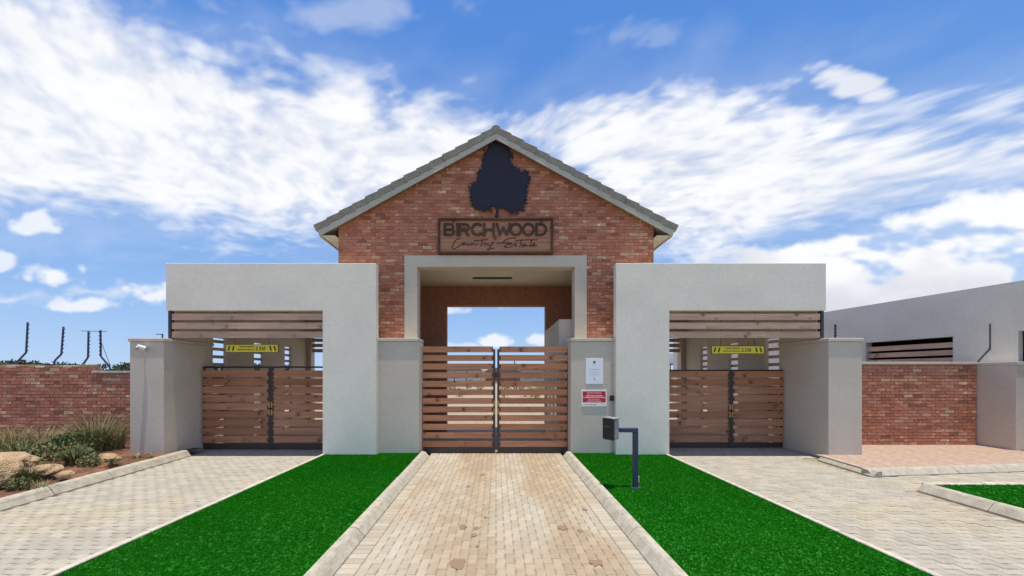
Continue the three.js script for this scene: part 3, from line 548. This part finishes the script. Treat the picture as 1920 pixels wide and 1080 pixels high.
function heightSign(px0, px1, py0, py1, label) {
  const Z = 8.75, a = at(px0, py1, Z), b = at(px1, py0, Z), w = b.x - a.x, h = b.y - a.y, cx = (a.x + b.x) / 2, cy = (a.y + b.y) / 2;
  const s = thing('height_sign', label, 'sign', [cx, a.y, -Z], 'yellow clearance signs over the side lanes');
  part('panel', rbox(w, h, .012, .004), M.black, s, [cx, cy, -Z - .008]); const [g, m] = printed(w - .004, h - .004, heightTex); part('print', g, m, s, [cx, cy, -Z + .001]);
  for (const d of [-.42, .42]) { const c = new THREE.CylinderGeometry(.005, .005, 4.2 - b.y, 6); part('hanger', c, M.steel, s, [cx + d, (b.y + 4.2) / 2, -Z - .008]); }
}
heightSign(423, 522, 645.5, 661, 'yellow 2.5M clearance sign hung in the lane beside the flower bed'); heightSign(1334, 1433, 648.5, 663.5, 'yellow 2.5M clearance sign hung in the lane behind the card reader post');
const faceZ = 8.437;
{
  const a = at(1098, 720, 8.44), b = at(1131, 672, 8.44), w = b.x - a.x, h = b.y - a.y, cx = (a.x + b.x) / 2, cy = (a.y + b.y) / 2;
  const s = thing('notice', 'white printed notice with a small tree logo on the taupe pillar', 'notice', [cx, a.y, -8.445]);
  part('board', rbox(w, h, .01, .003), M.white, s, [cx, cy, -8.444]);
  const t = canvasTex(256, 384, (x) => {
    x.fillStyle = '#eef2f8'; x.fillRect(0, 0, 256, 384); x.fillStyle = '#20242c';
    x.beginPath(); x.moveTo(126, 28); x.lineTo(138, 44); x.lineTo(146, 66); x.lineTo(130, 72); x.lineTo(126, 82); x.lineTo(122, 72); x.lineTo(106, 70); x.lineTo(114, 48); x.closePath(); x.fill();
    smallPrint(x, 98, 158, 94, 8, '#8a93a0', 3); smallPrint(x, 30, 52, 88, 7, '#c2c8d2', 6); smallPrint(x, 204, 226, 88, 7, '#c2c8d2', 7);
    smallPrint(x, 48, 210, 158, 10, '#8d96a4', 8); for (let i = 0; i < 6; i++) smallPrint(x, 40 + (i % 2) * 14, 214 - (i % 3) * 16, 186 + i * 15, 6, '#b3bac6', 20 + i);
    x.strokeStyle = '#30343c'; x.lineWidth = 6; x.beginPath(); x.moveTo(112, 294); x.lineTo(128, 310); x.lineTo(124, 330); x.moveTo(128, 310); x.lineTo(142, 296); x.moveTo(132, 322); x.lineTo(144, 332); x.stroke();
    smallPrint(x, 140, 220, 356, 5, '#bcc3ce', 31);
  });
  const [g, m] = printed(w - .008, h - .008, t); part('print', g, m, s, [cx, cy, -8.436]);
}
{
  const a = at(1090, 762, 8.44), b = at(1138, 731, 8.44), w = b.x - a.x, h = b.y - a.y, cx = (a.x + b.x) / 2, cy = (a.y + b.y) / 2;
  const s = thing('warning_sign', 'red and white lettered sign on the taupe pillar under the white notice', 'sign', [cx, a.y, -8.445]);
  part('board', rbox(w, h, .01, .003), M.white, s, [cx, cy, -8.444]);
  const t = canvasTex(480, 312, (x) => {
    x.fillStyle = '#f0eeee'; x.fillRect(0, 0, 480, 312); x.fillStyle = '#c8202a'; x.fillRect(22, 24, 436, 216);
    smallPrint(x, 104, 378, 46, 20, '#f6d8d8', 41); smallPrint(x, 88, 396, 96, 24, '#fbeaea', 42); smallPrint(x, 40, 446, 130, 24, '#fbeaea', 43); smallPrint(x, 130, 350, 178, 18, '#f4d2d2', 44); smallPrint(x, 100, 384, 206, 18, '#f4d2d2', 45);
    smallPrint(x, 24, 290, 274, 14, '#7a4650', 46); smallPrint(x, 372, 408, 256, 12, '#8c8c90', 47); smallPrint(x, 330, 450, 280, 8, '#b4b4b8', 48);
  });
  const [g, m] = printed(w - .008, h - .008, t); part('print', g, m, s, [cx, cy, -8.436]);
}
{
  const c = at(1147, 746.5, 8.42), s = thing('push_button', 'small dark push button box on the pillar beside the red sign', 'button', [c.x, c.y - .06, -8.44]);
  part('box', rbox(.09, .125, .05, .008), M.black, s, [c.x, c.y, -8.424]); part('button', new THREE.CylinderGeometry(.02, .02, .012, 12).rotateX(Math.PI / 2), M.gateSteel, s, [c.x, c.y, -8.396]);
  solo('conduit', 'thin grey conduit running down from the dark push button box', 'conduit', box(.028, 1.22, .026), M.taupe, [c.x + .01, c.y - .063 - .612, -8.436]);
}
// card reader on a bent post
{
  const Z = 5.90, bx = 2.335, p = thing('card_reader', 'black card reader on a cranked steel post in the turf', 'card reader', [bx, .085, -Z]);
  const t = .075, post = [];
  part('post', rbox(t, .93, t, .006), M.blueSteel, p, [bx, .085 + .465, -Z]); part('arm', rbox(.31, .07, t, .006), M.blueSteel, p, [bx + t / 2 - .155, 1.05, -Z]);
  part('foot_plate', rbox(.15, .012, .15, .003), M.blueSteel, p, [bx, .094, -Z]); part('number_tag', rbox(.012, .11, .05, .003), M.white, p, [bx + t / 2 + .007, .23, -Z + .01]);
  const head = new THREE.Group(); head.name = 'reader_head'; p.add(head); head.position.set(1.915 - bx, 1.07 - .085, .03); head.rotation.y = .62;
  const add = (name, g, m, x, y, z) => { const q = lit(new THREE.Mesh(metric(g), m)); q.name = name; q.position.set(x, y, z); head.add(q); return q; };
  add('housing', new RoundedBoxGeometry(.13, .33, .20, 2, .025), M.greyPlastic, .03, 0, 0); add('face_panel', new RoundedBoxGeometry(.05, .37, .215, 2, .022), M.black, -.065, .012, .0);
  add('rain_hood', new RoundedBoxGeometry(.17, .02, .225, 1, .008), M.greyPlastic, .0, .185, 0); add('card_slot', new THREE.BoxGeometry(.012, .03, .12), M.steel, -.095, .05, 0); add('clamp', new RoundedBoxGeometry(.08, .07, .09, 1, .01), M.blueSteel, .115, -.03, 0);
}
// lamp on the left pillar and the bracket on its top
{
  const c = at(273, 653, 8.15), l = thing('wall_lamp', 'small white lamp sticking out of the wide taupe pillar', 'lamp', [c.x, c.y - .05, -8.15]);
  part('mount', rbox(.05, .05, .03, .006), M.greyPlastic, l, [c.x, c.y, -8.137]); part('arm', bar(V(0, 0, 0), V(0, .01, .07), .02), M.greyPlastic, l, [c.x, c.y, -8.13]);
  const hd = new THREE.CylinderGeometry(.045, .055, .13, 14); hd.rotateX(1.2); hd.rotateY(-.5); part('head', hd, M.white, l, [c.x + .01, c.y + .012, -8.03]); const ln = new THREE.CylinderGeometry(.046, .046, .006, 14); ln.rotateX(1.2); ln.rotateY(-.5); part('lens', ln, M.black, l, [c.x - .02, c.y - .012, -7.968]);
  const b = at(270, 632, 8.6); const s = thing('antenna_bracket', 'thin dark metal bracket on top of the pillar with the lamp', 'bracket', [-8.15, 2.815, -8.6]);
  part('upright', box(.022, .15, .022), M.steel, s, [-8.15, 2.89, -8.6]); part('arm', box(.17, .018, .02), M.steel, s, [-8.22, 2.955, -8.6]); part('foot', box(.17, .012, .04), M.steel, s, [-8.22, 2.822, -8.6]);
}

// ================================================================ BOUNDARY WALLS
{
  const Z = 8.9, w = thing('boundary_wall', 'reddish brick boundary wall behind the flower bed', 'wall', [-11.5, 0, -Z]);
  block('core', M.mortar, w, -16, -10.22, 0, 2.13, Z + .012, Z + .24); block('core', M.mortar, w, -10.22, -8.49, 0, 2.0, Z + .012, Z + .24);
  layBricks(w, -14.4, -8.49, .05, 2.15, Z, (a, b, y0, y1) => y1 > 2.0 ? (a < -10.24 ? [[a, Math.min(b, -10.24)]] : []) : [[a, b]]);
  block('coping', M.edging, w, -10.21, -8.50, 2.004, 2.06, Z - .03, Z + .27, .008);
  for (let i = 0; i < 17; i++) { const x = -10.40 - i * .235; block('capping_stone', [M.rock, M.mortar, M.taupe][i * 7 % 3], w, x - .112, x + .112, 2.142, 2.175 + R() * .05, Z + .0 + R() * .03, Z + .23, .01); }
}
{
  const Z = 9.3, w = thing('boundary_wall', 'red brick boundary wall beside the pink pavement', 'wall', [10.6, 0, -Z]);
  block('core', M.mortar, w, 8.49, 12.69, 0, 2.23, Z + .012, Z + .23); layBricks(w, 8.49, 12.69, .11, 2.24, Z); block('coping', M.taupe, w, 8.49, 12.70, 2.235, 2.30, Z - .03, Z + .26, .008);
  const r = thing('boundary_wall', 'plain taupe plastered wall at the end of the pink pavement', 'wall', [13.4, 0, -8.9]);
  block('shaft', M.taupe, r, 12.71, 16, 0, 2.20, 8.60, 9.55, .01); block('coping', M.taupe, r, 12.705, 16, 2.202, 2.285, 8.58, 9.56, .008);
}
// fence brackets on the walls
function bracket(label, group, pts, Z, dirs) {
  const P = pts.map(([x, y]) => at(x, y, Z)); const b = thing('fence_bracket', label, 'fence post', [P[0].x, P[0].y, P[0].z], group);
  for (let i = 0; i + 1 < P.length; i++) part('rod', bar(P[i], P[i + 1], .036, .02), M.blueSteel, b);
  const a = P[P.length - 2], c = P[P.length - 1], n = 7; for (let k = 0; k < n; k++) { const q = a.clone().lerp(c, (k + .45) / n); const g = new THREE.ConeGeometry(.026, .055, 8); g.rotateZ(-dirs * Math.PI / 2); part('insulator', g, M.blueSteel, b, [q.x + dirs * .036, q.y, q.z]); }
  return b;
}
const fb = 'electric fence brackets along the left wall';
bracket('cranked dark fence bracket furthest from the lamp pillar, on the boundary wall', fb, [[24, 690], [30, 681], [49, 661], [52, 604]], 9.0, 1);
bracket('cranked dark fence bracket second furthest from the lamp pillar, on the boundary wall', fb, [[100, 688], [103, 676], [115, 664], [119, 612.5]], 9.0, 1);
bracket('dark fence bracket with a crossbar, leaning towards the lamp pillar on the boundary wall', fb, [[150, 693], [158, 680], [165, 670], [166, 621]], 9.0, 1);
const b4 = bracket('dark fence bracket with a diagonal stay, nearest to the lamp pillar on the boundary wall', fb, [[208, 697], [205, 687], [189, 668], [188.5, 619]], 9.0, -1);
part('stay', bar(at(190, 642, 9.0), at(207, 686, 9.0), .008), M.steel, b4); part('crossbar', bar(at(152, 620.5, 9.0), at(200, 621.5, 9.0), .012), M.steel, b4);
const fr = 'electric fence brackets along the right wall';
bracket('short dark fence bracket standing behind the coping of the right pillar', fr, [[1566, 679], [1566, 650], [1566, 608]], 9.42, 1);
bracket('cranked black fence bracket against the grey building beyond the red wall', fr, [[1833, 679.5], [1836, 675], [1857, 653], [1857, 607]], 9.42, 1);

// grey building on the right
{
  const a0 = V(12.61, 0, -13.47), dir = V(.1525, 0, 1).normalize(), nrm = V(dir.z, 0, -dir.x);  // wall runs towards the viewer
  const b = thing('grey_building', 'long flat-roofed grey plastered building beyond the red brick wall', 'building', [12.61, 0, -13.47]);
  b.rotation.y = Math.atan2(dir.x, dir.z);
  const add = (name, s, m, c) => { const q = lit(new THREE.Mesh(box(...s), m)); q.name = name; q.position.set(...c); b.add(q); return q; };
  // local z along the wall towards the viewer, local x into the building
  const H = 4.35;
  const sh = new THREE.Shape([[-9, 0], [7.6, 0], [7.6, H], [-9, H]].map(p => new THREE.Vector2(...p)));
  sh.holes.push(new THREE.Path([[1.28, 2.1], [3.40, 2.1], [3.40, 3.06], [1.28, 3.06]].map(p => new THREE.Vector2(...p)))); sh.holes.push(new THREE.Path([[4.56, 1.0], [6.2, 1.0], [6.2, 3.08], [4.56, 3.08]].map(p => new THREE.Vector2(...p))));
  const g = new THREE.ExtrudeGeometry(sh, { depth: .28, bevelEnabled: false }); g.rotateY(-Math.PI / 2); g.translate(.28, 0, 0);
  const w = lit(new THREE.Mesh(metric(g), M.grayWall)); w.name = 'wall'; b.add(w);
  add('rear_wall', [.25, H, 16.6], M.grayWall, [6.5, H / 2, -.7]); add('end_wall', [6.08, H, .25], M.grayWall, [3.33, H / 2, 7.47]); add('end_wall', [6.08, H, .25], M.grayWall, [3.33, H / 2, -8.87]); add('roof', [6.09, .2, 16.2], M.grayWall, [3.33, H - .25, -.7]);
  for (let k = 0; k < 4; k++) add('window_slat', [.035, .15, 2.10], slatMats[k], [.10, 2.16 + k * .222, 2.34]);
  add('window_pane', [.02, 2.05, 1.62], M.glass, [.2, 2.04, 5.38]); add('window_frame', [.05, .05, 1.63], M.black, [.17, 3.05, 5.38]); add('window_frame', [.05, 2.02, .05], M.black, [.17, 2.03, 4.59]);
}

// ================================================================ PLANTS AND ROCKS
const soilY = (x, Z) => .10 + Math.min(Math.max(-7.22 - (Z - 5) * .056 - x, 0), 1.5) * .07;
function boulder(px, py, rx, ry, rz, label, seed, Z) {
  const g = new THREE.IcosahedronGeometry(1, 4); const p = g.attributes.position; const v = V(0, 0, 0);
  for (let i = 0; i < p.count; i++) { v.fromBufferAttribute(p, i); const n = fbm(v.x * 1.3 + seed, v.y * 1.3 + v.z * .9, 3, seed) + .35 * fbm(v.x * 4 + seed, v.z * 4 + v.y * 3, 3, seed + 3); const q = .68 + n * .5; v.multiplyScalar(q); p.setXYZ(i, v.x * rx, v.y * ry, v.z * rz); }
  g.computeVertexNormals(); const x = (px - CX) / F * Z;
  solo('boulder', label, 'rock', metric(g), M.rock, [x, EYE - (py - CY) / F * Z, -Z], 'sandy boulders in the flower bed');
}
boulder(0, 890, .21, .28, .24, 'upright rounded sandy boulder at the kerb side of the flower bed', 3, 5.75);
boulder(10, 864, .5, .15, .24, 'long low sandy boulder lying behind the upright one', 8, 6.3);
boulder(86, 881, .24, .10, .16, 'flat sandy boulder half hidden by grass in the middle of the bed', 12, 6.2);
boulder(122, 890, .11, .07, .1, 'small broken sandy stone beside the flat boulder', 17, 6.15);
boulder(200, 860, .22, .10, .16, 'low brown stone near the foot of the lamp pillar', 23, 7.4);
const leafMats = [[.095, .125, .035], [.145, .165, .06], [.065, .095, .028], [.27, .235, .12], [.20, .205, .085]].map(c => new THREE.MeshPhysicalMaterial({ color: lin(...c), roughness: .8, side: THREE.DoubleSide }));
function blades(n, h, spread, lean, w, r) {
  const pos = [];
  for (let i = 0; i < n; i++) {
    const a = r() * 6.283, q = Math.sqrt(r()) * spread * .35, bx = Math.cos(a) * q, bz = Math.sin(a) * q, a2 = a + (r() - .5) * 1.6, L = lean * (.3 + r()), hh = h * (.45 + .55 * r()), tx = -Math.sin(a2) * w, tz = Math.cos(a2) * w;
    let px = bx, py = 0, pz = bz; const S = 4;
    for (let s = 0; s < S; s++) { const t1 = (s + 1) / S, nx = bx + Math.cos(a2) * L * t1 * t1, nz = bz + Math.sin(a2) * L * t1 * t1, ny = hh * (t1 - .25 * t1 * t1 * (L / h)), w0 = 1 - s / S * .7, w1 = 1 - t1 * .75; pos.push(px - tx * w0, py, pz - tz * w0, px + tx * w0, py, pz + tz * w0, nx + tx * w1, ny, nz + tz * w1, px - tx * w0, py, pz - tz * w0, nx + tx * w1, ny, nz + tz * w1, nx - tx * w1, ny, nz - tz * w1); px = nx; py = ny; pz = nz; }
  }
  const g = new THREE.BufferGeometry(); g.setAttribute('position', new THREE.Float32BufferAttribute(pos, 3)); g.computeVertexNormals(); return g;
}
function leaves(n, rx, ry, size, r) {
  const pos = [];
  for (let i = 0; i < n; i++) { const a = r() * 6.283, u = r() * 2 - 1, q = Math.cbrt(r() * .85 + .15), s = Math.sqrt(1 - u * u), c = V(Math.cos(a) * s * rx * q, ry * (1 + u * q) * .95, Math.sin(a) * s * rx * q), d = V(r() - .5, r() * .9 - .1, r() - .5).normalize(), e = V(r() - .5, r() - .5, r() - .5).cross(d).normalize().multiplyScalar(size * .28), L = size * (.6 + r() * .8); const t = c.clone().addScaledVector(d, L), m = c.clone().addScaledVector(d, L * .45); for (const [A, B, C] of [[c, m.clone().add(e), t], [c, t, m.clone().sub(e)]]) pos.push(A.x, A.y, A.z, B.x, B.y, B.z, C.x, C.y, C.z); }
  const g = new THREE.BufferGeometry(); g.setAttribute('position', new THREE.Float32BufferAttribute(pos, 3)); g.computeVertexNormals(); return g;
}
function plant(name, label, cat, px, Z, build, group) { const x = (px - CX) / F * Z, y = soilY(x, Z) - .02; const t = thing(name, label, cat, [x, y, -Z], group); for (const [n, g, m] of build) part(n, g, m, t, [x, y, -Z]); }
const pr = rng(515), tuft = (h, s, n, mi, w = .006, lean = .5) => [['blades', blades(n, h, s, h * lean, w, pr), leafMats[mi]], ['dry_blades', blades(Math.round(n / 3), h * 1.1, s, h * lean, w * .7, pr), leafMats[3]]];
const shrub = (rx, ry, n, size, mi) => [['foliage', leaves(n, rx, ry, size, pr), leafMats[mi]], ['stem', mergeGeometries([0, 1, 2, 3, 4].map(i => bar(V(0, 0, 0), V((pr() - .5) * rx, ry * (.8 + pr() * .8), (pr() - .5) * rx), .012))), M.stem]];
const pg = 'plants in the flower bed';
plant('grass_clump', 'tall feathery grass clump against the wall beside the lamp pillar', 'grass', 178, 8.1, tuft(.98, .6, 300, 1, .006, .5), pg);
plant('grass_clump', 'tall dry-tipped grass clump leaning on the lamp pillar side of the wall', 'grass', 214, 8.35, tuft(.72, .5, 200, 4, .006, .45), pg);
plant('shrub', 'bushy green shrub at the middle of the brick wall', 'shrub', 150, 7.9, shrub(.5, .26, 900, .085, 0), pg);
plant('shrub', 'wide low green shrub behind the flat boulder', 'shrub', 102, 7.3, shrub(.55, .18, 900, .08, 1), pg);
plant('grass_clump', 'dense dark green strap-leaved clump in front of the bushy shrub', 'grass', 140, 7.05, tuft(.42, .32, 170, 2, .009, .6), pg);
plant('shrub', 'small round yellow-green shrub near the kerb', 'shrub', 168, 7.0, shrub(.17, .13, 420, .055, 4), pg);
plant('grass_clump', 'dark grass clump growing between the boulders', 'grass', 54, 5.95, tuft(.36, .40, 220, 2, .007, .7), pg);
plant('shrub', 'small grey-green shrub at the kerb below the upright boulder', 'shrub', 34, 5.68, shrub(.13, .10, 320, .05, 1), pg);
plant('grass_clump', 'thin sparse seedling grass near the small broken stone', 'grass', 80, 5.75, tuft(.2, .2, 50, 4, .005, .8), pg);
plant('grass_clump', 'low olive grass clump behind the long boulder', 'grass', 40, 7.2, tuft(.5, .6, 260, 0, .007, .6), pg);
plant('grass_clump', 'low pale grass clump at the foot of the brick wall', 'grass', 80, 8.3, tuft(.62, .9, 300, 4, .006, .6), pg);
plant('grass_clump', 'olive grass clump at the frame end of the brick wall', 'grass', 8, 8.0, tuft(.66, .9, 280, 1, .006, .6), pg);
plant('grass_clump', 'small dry grass tuft at the kerb beside the lamp pillar', 'grass', 258, 7.75, tuft(.2, .12, 40, 3, .005, .7), pg);
plant('grass_clump', 'tiny dry tuft at the very foot of the lamp pillar', 'grass', 282, 7.85, tuft(.16, .12, 36, 3, .005, .7), pg);
plant('grass_clump', 'small green tuft between the low brown stone and the kerb', 'grass', 212, 7.1, tuft(.2, .16, 60, 0, .006, .8), pg);
for (const [px, Z, h, l] of [[53, 5.62, .24, 'short dark stake at the kerb by the grey-green shrub'], [207, 7.0, .2, 'short dark stake at the kerb by the low brown stone'], [128, 6.3, .17, 'short dark stake by the small broken stone']]) { const x = (px - CX) / F * Z; solo('plant_stake', l, 'stake', bar(V(0, 0, 0), V(.01, h, 0), .022), M.stem, [x, soilY(x, Z) - .03, -Z], 'stakes in the flower bed'); }

// ================================================================ FAR AWAY
const farTree = new THREE.MeshStandardMaterial({ color: lin(.06, .075, .045), roughness: 1, side: THREE.DoubleSide });
{
  const g = new THREE.PlaneGeometry(900, 60, 220, 6); g.rotateX(-Math.PI / 2); g.translate(-120, 0, -420); const p = g.attributes.position;
  for (let i = 0; i < p.count; i++) { const x = p.getX(i), z = p.getZ(i); const prof = Math.max(0, 1 - Math.abs(z + 420) / 30); p.setY(i, -1 + prof * (4.5 + 4 * fbm(x * .012 + 7, 1, 3, 200))); } g.computeVertexNormals(); struct('hill', metric(g), std(lin(.13, .14, .11), { roughness: 1 }));
  const im = [], r = rng(99); for (let i = 0; i < 90; i++) { const x = -150 + i * 1.15 + r() * 2, Z = 92 + r() * 14; if (x > -58) break; const h = 3.2 + 3.2 * fbm(i * .11, 3, 3, 210) + r(); const q = leaves(260, 2.2 + r() * 1.4, h / 2, .75, r); q.translate(x, -.2, -Z); im.push(q); }
  const m = lit(new THREE.Mesh(mergeGeometries(im), farTree)); m.name = 'far_wood'; m.userData = { kind: 'stuff', label: 'dark line of distant trees above the brick wall', category: 'trees' }; scene.add(m);
}
for (const [px, Z, w, h, m, l] of [[868, 84, 9, 2.6, M.paint, 'low pale house far down the estate behind the left gate leaf'], [952, 96, 12, 2.4, M.mortar, 'low reddish house far down the estate behind the right gate leaf'], [1006, 78, 7, 2.7, M.taupe, 'low taupe house far down the estate beside the guard room']]) {
  const x = (px - CX) / F * Z, t = thing('house', l, 'house', [x, 0, -Z], 'far houses on the estate'); part('wall', box(w, h, 6), m, t, [x, h / 2, -Z]);
  const r = new THREE.ExtrudeGeometry(new THREE.Shape([[-w / 2 - .4, 0], [w / 2 + .4, 0], [w / 2 - 1.6, 1.1], [-w / 2 + 1.6, 1.1]].map(q => new THREE.Vector2(...q))), { depth: 6.6, bevelEnabled: false }); part('roof', metric(r), M.tile, t, [x, h + .005, -Z - 3.3]);
  for (const d of [-.3, .05, .32]) part('window', box(1.3, 1.1, .06), M.glass, t, [x + d * w, 1.5, -Z + 3.03]);
}
{ // shrubs and poles seen through the middle gate
  const r = rng(61); const spots = [[845, 34], [862, 30], [900, 38], [946, 29], [958, 33], [972, 36], [985, 30], [1003, 27], [1014, 34], [880, 46]];
  for (const [px, Z] of spots) { const x = (px - CX) / F * Z, t = thing('young_shrub', 'small brownish shrub on the estate seen through the middle gate', 'shrub', [x, 0, -Z], 'shrubs seen through the gate'); part('foliage', leaves(240, .45 + r() * .3, .35 + r() * .35, .17, r), leafMats[3], t, [x, 0, -Z]); part('stem', bar(V(0, -.02, 0), V(.03, .6, 0), .04), M.stem, t, [x, 0, -Z]); }
  for (const [px, Z, h, l] of [[965, 40, 4.0, 'thin dark pole standing behind the right leaf of the middle gate'], [852, 44, 2.4, 'thin dark pole standing behind the left leaf near the passage wall'], [875, 46, 2.4, 'thin dark pole standing behind the middle of the left leaf']]) { const x = (px - CX) / F * Z; solo('pole', l, 'pole', new THREE.CylinderGeometry(.05, .07, h, 8), M.steel, [x, h / 2 - .01, -Z]); }
  const Z = 36, x = (1260 - CX) / F * Z, t = thing('water_tank', 'white round water tank on a stand seen through the right lane', 'tank', [x, 0, -Z]);
  const lg = new THREE.LatheGeometry([[0, 0], [.48, 0], [.5, .08], [.5, 1.1], [.42, 1.28], [.12, 1.36], [0, 1.36]].map(p => new THREE.Vector2(...p)), 24); part('tank', lg, M.white, t, [x, 2.92, -Z]);
  for (const [a, b] of [[-.35, -.35], [.35, -.35], [-.35, .35], [.35, .35]]) part('leg', box(.08, 2.86, .08), M.steel, t, [x + a, 1.43, -Z + b]); part('platform', box(1, .06, 1), M.steel, t, [x, 2.89, -Z]);
}
renderer.render(scene, camera);
